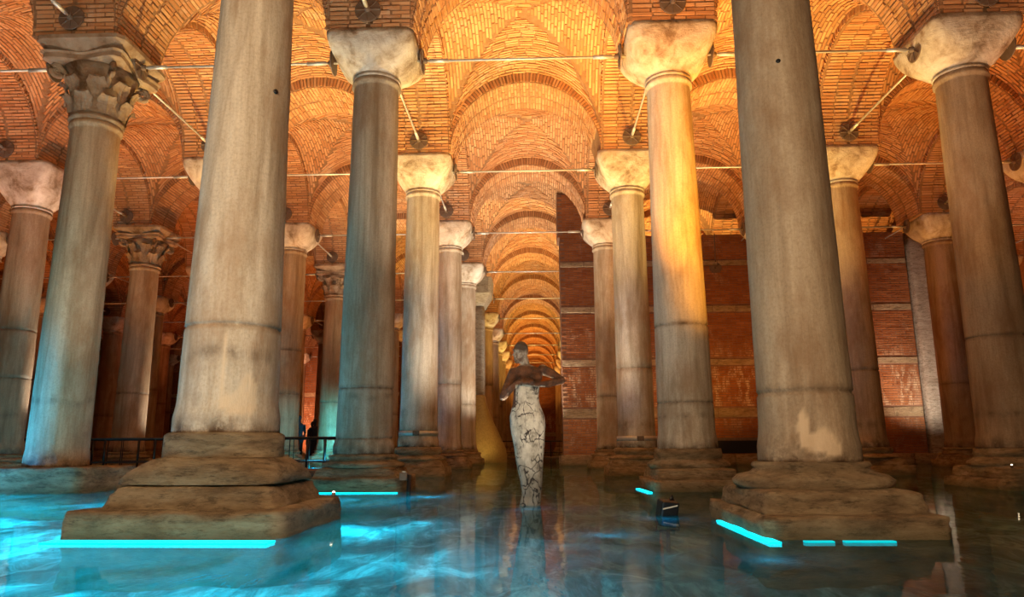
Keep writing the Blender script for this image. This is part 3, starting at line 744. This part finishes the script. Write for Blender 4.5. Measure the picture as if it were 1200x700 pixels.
BANDS = [(1.50, 1.82), (3.22, 3.44), (5.02, 5.24), (6.62, 6.82)]
brick_wall('wall_back', 1.05, 12.75, WY, -.7, 7.72, BANDS)
brick_wall('wall_back_upper', .98, 3.1, WY + .002, 7.70, 9.3, [], seedn=10)
bpy.data.objects['wall_back_upper'].name = 'trim_1'
b = MB(); b.box(.9, 12.75, WY - .22, WY + .1, -.7, .30); me = b.mesh('trim_2', M['band']); obj('trim_2', me, kind='structure')
# footing stones proud of the wall
for q in range(11):
    me = worn_block(.55, .10, -.2, .34, M['band'], 0, .03, q, 'stone', 4); obj('stone', me, bpy.data.objects['trim_2'], (1.5 + q * 1.12, WY - .24, 0))
# low dark opening at the wall foot
t = thing('low_opening', 'low black opening at the foot of the brick wall, right of the amber column', 'vent', (6.62, WY, .36))
b = MB(); b.box(-.78, .78, -.06, .02, 0, .40); obj('recess', b.mesh('recess', M['black']), t)
b = MB(); b.box(-.84, .84, -.09, .0, .40, .48); obj('lintel', b.mesh('lintel', M['iron']), t)
t = thing('wall_anchor', 'round iron anchor plate hanging from a conduit on the red wall', 'anchor', (6.35, WY, 6.55))
obj('plate', RT_[2], t, (0, -.0, 0), -PI / 2); b = MB(); b.tube([(0, -.04, .2), (.02, -.04, 1.2)], .02, 6); obj('conduit', b.mesh('conduit', M['iron']), t)
# pale rendered pier closing the wall, smooth wall beyond
t = thing('rendered_pier', 'pale rendered pier closing the brick wall behind the rust brown column', 'pier', (13.82, WY + .5, 0))
obj('body', worn_block(1.0, .75, -.7, 7.75, M['palepier'], .02, .02, 5, 'body', 12), t)
b = MB(); b.box(15.1, 30, 27.2, 27.8, -.7, 9.6); obj('wall_right_back', b.mesh('wall_right_back', M['plaster']), kind='structure')
b = MB(); b.box(21.9, 22.4, 3, 28, -.7, 9.6); obj('wall_right', b.mesh('wall_right', M['plaster']), kind='structure')
yb = row(9) + .7
brick_wall('wall_left_back', -38, -3.0, yb, -.7, 9.4, [(1.5, 1.9), (4.2, 4.5)], pitch=.16, L=.5, seedn=12)
b = MB(); b.box(-37.4, -36.9, 3, yb, -.7, 9.6); obj('wall_left', b.mesh('wall_left', M['plaster']), kind='structure')
brick_wall('wall_end', -3.2, 3.2, row(13) + .7, -.7, 9.4, [(1.5, 1.9)], pitch=.2, L=.6, seedn=13)

# ------------------------------------------------------------------ floor and water
def floor_mesh():
    b = MB(); nx, ny = 150, 170; x0, x1, y0, y1 = -14, 12, -3, 24
    for j in range(ny + 1):
        for i in range(nx + 1):
            x, y = x0 + (x1 - x0) * i / nx, y0 + (y1 - y0) * j / ny
            a = x * .8 + y * .6
            z = -.34 + .07 * noise.noise(Vector((x * .9 + y * .5, y * .45, 0))) + .05 * noise.noise(Vector((x * 2.6, y * 1.6 - x, 4))) + .03 * noise.noise(Vector((x * 7, y * 6, 2)))
            b.v.append((x, y, z))
    for j in range(ny):
        for i in range(nx): q = j * (nx + 1) + i; b.face([q, q + 1, q + nx + 2, q + nx + 1])
    q = len(b.v); b.v += [(-40, -4, -.52), (24, -4, -.52), (24, 76, -.52), (-40, 76, -.52)]; b.face([q, q + 1, q + 2, q + 3])
    return b.mesh('floor', M['floor'], True)
obj('floor', floor_mesh(), kind='structure')
b = MB(); b.v = [(-37, -3, 0), (22, -3, 0), (22, 75, 0), (-37, 75, 0)]; b.face([0, 1, 2, 3])
obj('water', b.mesh('water', M['water']), kind='stuff', label='shallow still water with turquoise glow and mirror reflections covering the hall floor', category='water')

# ------------------------------------------------------------------ glow strips added for the lit ledges along the plinths
def led(lab, pts, r=.028):
    t = MB(); t.tube(pts, r, 8); obj('led_strip', t.mesh('led_strip', M['led'], True), label=lab, category='lamp')
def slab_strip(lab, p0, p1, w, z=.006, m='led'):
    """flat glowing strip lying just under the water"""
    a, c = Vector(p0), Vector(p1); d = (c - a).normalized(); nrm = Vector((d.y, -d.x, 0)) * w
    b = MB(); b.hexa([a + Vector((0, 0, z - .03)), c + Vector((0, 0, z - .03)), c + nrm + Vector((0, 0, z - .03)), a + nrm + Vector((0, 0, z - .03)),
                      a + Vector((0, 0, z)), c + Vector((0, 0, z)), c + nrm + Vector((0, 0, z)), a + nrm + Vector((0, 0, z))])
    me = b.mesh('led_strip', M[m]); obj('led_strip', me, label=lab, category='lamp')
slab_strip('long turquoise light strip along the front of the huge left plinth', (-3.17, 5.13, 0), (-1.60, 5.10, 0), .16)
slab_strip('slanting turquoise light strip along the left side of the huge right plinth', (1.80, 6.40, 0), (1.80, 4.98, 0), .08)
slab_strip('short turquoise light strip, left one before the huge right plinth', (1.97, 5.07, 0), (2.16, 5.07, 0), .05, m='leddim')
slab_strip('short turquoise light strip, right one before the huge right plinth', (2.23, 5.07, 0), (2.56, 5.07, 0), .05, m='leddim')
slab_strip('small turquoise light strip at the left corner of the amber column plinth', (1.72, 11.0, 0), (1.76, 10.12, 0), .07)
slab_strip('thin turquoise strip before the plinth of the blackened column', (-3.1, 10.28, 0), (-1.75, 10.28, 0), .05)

# ------------------------------------------------------------------ walkway, railing
def railing(lab, p0, p1, h=.85, z0=.062, step=1.2):
    a, c = Vector(p0), Vector(p1); L = (c - a).length; d = (c - a).normalized()
    t = thing('railing', lab, 'railing', (a.x, a.y, 0), math.atan2(d.y, d.x))
    for z, r in ((h, .03), (.28, .018)):
        b = MB(); b.tube([(0, 0, z), (L, 0, z)], r, 8); obj('rail', b.mesh('rail', M['black'], True), t)
    n = int(L / step); b = MB(); b.tube([(0, 0, z0), (0, 0, h)], .028, 8); me = b.mesh('post', M['black'], True)
    b = MB(); b.tube([(0, 0, z0), (0, 0, h)], .012, 6); m2 = b.mesh('baluster', M['black'], True)
    for q in range(n + 1):
        obj('post', me, t, (q * L / n, 0, 0))
    for q in range(n):
        for s in (.33, .66): obj('baluster', m2, t, ((q + s) * L / n, 0, 0))
def walkway(lab, x0, x1, y0, y1, z1=.06):
    t = thing('walkway', lab, 'walkway', (0, 0, 0))
    nx = max(1, int(abs(x1 - x0) / 2.0)) if x1 - x0 > y1 - y0 else 1; ny = 1 if nx > 1 else max(1, int((y1 - y0) / 2))
    for i in range(nx):
        for j in range(ny):
            b = MB(); b.box(x0 + (x1 - x0) * i / nx + .01, x0 + (x1 - x0) * (i + 1) / nx - .01, y0 + (y1 - y0) * j / ny + .01, y0 + (y1 - y0) * (j + 1) / ny - .01, -.04, z1)
            obj('deck_panel', b.mesh('deck_panel', M['iron']), t)
    b = MB(); b.box(x0 + .1, x1 - .1, y0 + .1, y1 - .1, -.7, -.041); obj('support', b.mesh('support', M['iron']), t)
walkway('dark walkway crossing low over the water behind the left columns', -22, -4.2, 17.75, 19.5)
railing('black railing along the near edge of the left walkway', (-22, 17.85, 0), (-4.2, 17.85, 0))
railing('black railing along the far edge of the left walkway', (-22, 19.4, 0), (-4.2, 19.4, 0))
walkway('far walkway crossing the aisle behind the sculpture', -3.2, 3.6, row(6) + 1.5, row(6) + 2.9)
railing('thin railing on the far walkway behind the sculpture', (-3.2, row(6) + 1.6, 0), (3.6, row(6) + 1.6, 0))

# ------------------------------------------------------------------ bodies
def remesh(o, vox, sm=4):
    r = o.modifiers.new('remesh', 'REMESH'); r.mode = 'VOXEL'; r.voxel_size = vox; r.use_smooth_shade = True
    s = o.modifiers.new('smooth', 'SMOOTH'); s.factor = .5; s.iterations = sm
def ell(b, c, rx, ry, rz, rot=None, n=16):
    R = []
    for i in range(1, n):
        a = PI * i / n; ring = []
        for j in range(n * 2):
            q = PI * j / n; p = Vector((rx * math.sin(a) * math.cos(q), ry * math.sin(a) * math.sin(q), -rz * math.cos(a)))
            if rot: p.rotate(rot)
            ring.append(Vector(c) + p)
        R.append(ring)
    b.rings(R)
def limb(b, pts, rad, sub=5):
    P, R = [], []
    for i in range(len(pts) - 1):
        for s in range(sub):
            t = s / sub; P.append(Vector(pts[i]).lerp(Vector(pts[i + 1]), t)); R.append(rad[i] + (rad[i + 1] - rad[i]) * t)
    P.append(Vector(pts[-1])); R.append(rad[-1]); b.tube(P, R, 14)
    for p, r in zip(pts, rad): ell(b, p, r, r, r, None, 8)
def body_ring(c, rx, ry, z, n=28, e=2.2):
    out = []
    for j in range(n):
        a = 2 * PI * j / n; x, y = math.cos(a), math.sin(a); r = 1 / ((abs(x) ** e + abs(y) ** e) ** (1 / e)); out.append((c[0] + rx * r * x, c[1] + ry * r * y, z))
    return out
def head(b, c, s, yaw, tilt, pitch=0):
    from mathutils import Euler
    E = Euler((pitch, tilt, yaw)); C = Vector(c)
    def T(p): q = Vector(p) * s; q.rotate(E); return C + q
    ell(b, T((0, .012, .03)), .075 * s, .092 * s, .10 * s, E)           # skull
    ell(b, T((0, -.022, -.045)), .055 * s, .062 * s, .075 * s, E)       # jaw and face
    ell(b, T((0, -.070, -.098)), .022 * s, .018 * s, .018 * s, E, 8)    # chin
    b.tube([T((0, -.083, .022)), T((0, -.100, -.012)), T((0, -.110, -.030)), T((0, -.09, -.040))], [.009 * s, .012 * s, .016 * s, .011 * s], 8)
    for q in (-1, 1):
        b.tube([T((q * .055, -.066, .030)), T((q * .03, -.086, .037)), T((q * .008, -.086, .03))], .0095 * s, 6)
        ell(b, T((q * .030, -.078, .012)), .013 * s, .009 * s, .009 * s, E, 8)
        ell(b, T((q * .076, .008, .0)), .010 * s, .020 * s, .033 * s, E, 8)
        ell(b, T((q * .045, -.055, -.02)), .02 * s, .02 * s, .018 * s, E, 8)
    b.tube([T((-.024, -.088, -.066)), T((0, -.098, -.064)), T((.024, -.088, -.066))], .008 * s, 6)
    b.tube([T((-.020, -.086, -.078)), T((0, -.095, -.080)), T((.020, -.086, -.078))], .008 * s, 6)
def hand(b, wrist, direc, palmn, s=1.0, spread=.12, curl=.5):
    W = Vector(wrist); D = Vector(direc).normalized(); N = Vector(palmn); N = (N - D * N.dot(D)).normalized(); S = D.cross(N)
    for f, (o, L) in enumerate(((-.03, .072), (-.010, .082), (.011, .077), (.030, .060))):
        base = W + D * .085 * s + S * o * s
        b.tube([W + D * .01 * s + S * o * .5 * s, base], [.016 * s, .012 * s], 8)
        d = (D + S * spread * (o / .03)).normalized(); p1 = base + d * L * .45 * s; d2 = (d + N * curl).normalized(); p2 = p1 + d2 * L * .32 * s; d3 = (d2 + N * curl).normalized()
        b.tube([base, p1, p2, p2 + d3 * L * .25 * s], [.0115 * s, .010 * s, .009 * s, .007 * s], 8)
    ell(b, W + D * .045 * s, .03 * s, .03 * s, .03 * s, None, 8)
    t0 = W + D * .025 * s - S * .03 * s; t1 = t0 + (D * .5 - S).normalized() * .035 * s; b.tube([t0, t1, t1 + (D - S * .3).normalized() * .032 * s], [.014 * s, .012 * s, .009 * s], 8)

def sculpture():
    t = thing('statue', 'weathered sculpture of a slender armed figure wrapped in cracked white plaster, standing in the water', 'statue', (.137, 8.12, 0))
    b = MB()
    # px offsets from x=623 at 103 px per metre
    prof = [(.0, .115, .10, -.02), (.10, .105, .095, .0), (.2, .115, .105, .0), (.35, .135, .12, -.01), (.5, .155, .14, -.02), (.62, .17, .15, -.02), (.74, .185, .16, -.03), (.86, .198, .17, -.035),
            (.95, .197, .165, -.04), (1.02, .175, .145, -.045), (1.10, .150, .125, -.05), (1.18, .142, .115, -.05), (1.26, .142, .115, -.045), (1.34, .150, .115, -.04), (1.40, .165, .115, -.035), (1.46, .165, .105, -.03), (1.50, .13, .085, -.04), (1.53, .07, .06, -.055)]
    b.rings([body_ring((-.0, 0), .09, .09, -.6)] + [body_ring((cx, 0), rx, ry, z) for z, rx, ry, cx in prof])
    ell(b, (-.07, -.08, 1.37), .075, .05, .055); ell(b, (.06, -.08, 1.38), .075, .05, .055)
    limb(b, [(-.05, 0, 1.50), (-.075, -.015, 1.62)], [.055, .048])
    head(b, (-.11, -.04, 1.665), 1.02, -.55, .14, .12)
    # arm on the left of the picture
    limb(b, [(-.185, 0, 1.445), (-.25, -.06, 1.30), (-.30, -.10, 1.17)], [.062, .050, .044])
    limb(b, [(-.30, -.10, 1.17), (-.20, -.17, 1.27), (-.12, -.19, 1.325)], [.045, .037, .027])
    hand(b, (-.12, -.19, 1.325), (.9, .0, .25), (0, .5, -1), 1.0)
    # arm on the right: elbow out, forearm back to the chest
    limb(b, [(.14, 0, 1.475), (.25, -.06, 1.42), (.345, -.11, 1.345)], [.062, .050, .044])
    limb(b, [(.345, -.11, 1.345), (.20, -.18, 1.30), (.06, -.20, 1.295)], [.044, .038, .027])
    hand(b, (.06, -.20, 1.295), (-1, -.02, .10), (0, .5, 1), 1.0)
    o = obj('body', b.mesh('body', M['statue'], True), t); remesh(o, .0075, 3)
    bb = worn_block(.13, .13, -.68, -.02, M['stone'], .1, .03, 3, 'pedestal', 5); obj('pedestal', bb, t)
sculpture()

def visitor(x, y, lab, h=1.0, yaw=0):
    t = thing('person', lab, 'person', (x, y, .068), yaw)
    b = MB()
    for s in (-1, 1):
        limb(b, [(s * .10, 0, .88), (s * .11, -.01, .48), (s * .12, .02, .07)], [.085, .058, .045]); limb(b, [(s * .12, .03, .04), (s * .13, -.13, .035)], [.045, .035])
        limb(b, [(s * .19, 0, 1.38), (s * .235, .03, 1.10), (s * .20, -.10, .88)], [.055, .044, .034]); hand(b, (s * .20, -.10, .88), (0, -.3, -1), (-s, 0, 0), 1.0)
    b.rings([body_ring((0, 0), rx, ry, z) for z, rx, ry in ((.84, .14, .10), (.95, .165, .115), (1.08, .145, .10), (1.25, .17, .115), (1.38, .19, .11), (1.45, .13, .085), (1.50, .06, .055))])
    limb(b, [(0, 0, 1.46), (0, -.01, 1.57)], [.052, .047]); head(b, (0, -.02, 1.645), .95, 0, 0)
    for v in range(len(b.v)): b.v[v] = tuple(q * h for q in b.v[v])
    o = obj('body', b.mesh('body', M['cloth'], True), t); remesh(o, .013, 3)
    b = MB(); ell(b, (0, .02, 1.70 * h), .085 * h, .098 * h, .09 * h); obj('hair', b.mesh('hair', M['hair'], True), t)
walkway('far dark landing where visitors stand, left of the blackened column', -9.6, -5.2, 26.9, 28.7)
visitor(-8.86, 27.4, 'person in dark clothes on the landing, leftmost by the jointed column', .98, .2)
visitor(-8.52, 27.95, 'shorter person in dark clothes standing between two others', .86, -.3)
visitor(-8.22, 27.3, 'person in dark clothes nearest the turquoise lit column', .90, .4)

# ------------------------------------------------------------------ square pier with ochre flare
t = thing('square_pier', 'grey square pier left of the aisle, its foot swelling into an ochre flare', 'pier', (-2.42, 29.0, 0))
obj('body', worn_block(.50, .5, -.7, 6.3, M['concrete'], .0, .01, 8, 'body', 8), t)
b = MB(); b.rings([sq_ring(.52, 14, 6.2), sq_ring(.60, 14, 6.35), sq_ring(.80, 14, 6.7), sq_ring(.84, 14, 7.35)]); obj('head_block', b.mesh('head_block', M['concrete']), t)
b = MB(); prof = [(1.38, -.3, 2), (1.41, .0, 2), (1.41, .25, 2), (1.37, .5, 2), (1.24, .8, 2.1), (1.08, 1.15, 2.3), (.90, 1.5, 2.8), (.74, 1.85, 4), (.62, 2.2, 7), (.55, 2.45, 12), (.535, 2.6, 14)]
b.rings([sq_ring(h, e, z, 64) for h, z, e in prof], True, False, True)
obj('flared_foot', b.mesh('flared_foot', M['gold'], True), t, label='ochre flared foot')
# ------------------------------------------------------------------ small lamps
t = thing('underwater_floodlight', 'black floodlight half sunk in the water before the amber column', 'lamp', (1.40, 6.95, 0), .25)
b = MB(); b.box(-.085, .085, -.06, .08, -.10, .13); me = bevel_mesh(b.mesh('housing', M['black']), .018); h_ = obj('housing', me, t); h_.rotation_euler = (.15, .12, 0)
b = MB(); b.hexa([(-.075, -.066, .055), (.06, -.066, .098), (.06, -.060, .098), (-.075, -.060, .055), (-.075, -.066, .066), (.06, -.066, .109), (.06, -.060, .109), (-.075, -.060, .066)]); obj('stripe', b.mesh('stripe', M['white']), h_)
b = MB(); b.box(-.07, .07, -.072, -.058, -.085, -.01); obj('lens', b.mesh('lens', M['blue']), h_)
b = MB(); b.tube([(-.10, 0, -.02), (-.115, 0, -.14), (.115, 0, -.14), (.10, 0, -.02)], .012, 8); obj('bracket', b.mesh('bracket', M['black'], True), t)
b = MB(); b.tube([(.05, .04, .12), (.075, .04, .165), (.09, .05, .12)], .015, 8); obj('knob', b.mesh('knob', M['black'], True), t)
b = MB(); b.tube([(0, 0, -.14), (0, 0, -.6)], .02, 8); obj('stem', b.mesh('stem', M['black'], True), t)
t = thing('floodlight_post', 'small black floodlight post standing in the water beside the blackened column', 'lamp', (-1.62, 10.42, 0))
b = MB(); b.tube([(0, 0, -.6), (0, 0, .24)], .035, 10); obj('post', b.mesh('post', M['black'], True), t)
b = MB(); b.box(-.13, -.02, -.06, .06, .16, .27); obj('head', bevel_mesh(b.mesh('head', M['iron']), .015), t)
b = MB(); b.lathe([(.035, .272), (.03, .285), (.01, .29)], 12, (-.075, 0)); obj('lens', b.mesh('lens', M['white'], True), t)
def bullet(lab, loc):
    t = thing('spot_lamp', lab, 'lamp', loc)
    b = MB(); b.lathe([(.016, 0), (.018, .01), (.018, .03), (.014, .034)], 12); obj('housing', b.mesh('housing', M['iron'], True), t)
    b = MB(); ell(b, (0, 0, .036), .013, .013, .012, None, 8); obj('bulb', b.mesh('bulb', M['bulb'], True), t)
bullet('tiny bright lamp on the back corner of the huge left plinth', (-1.66, 6.72, .19))
bullet('tiny bright lamp on the base of the right edge column', (6.75, 10.4, .30))
bullet('tiny warm lamp on the left walkway deck', (-10.9, 18.3, .06))
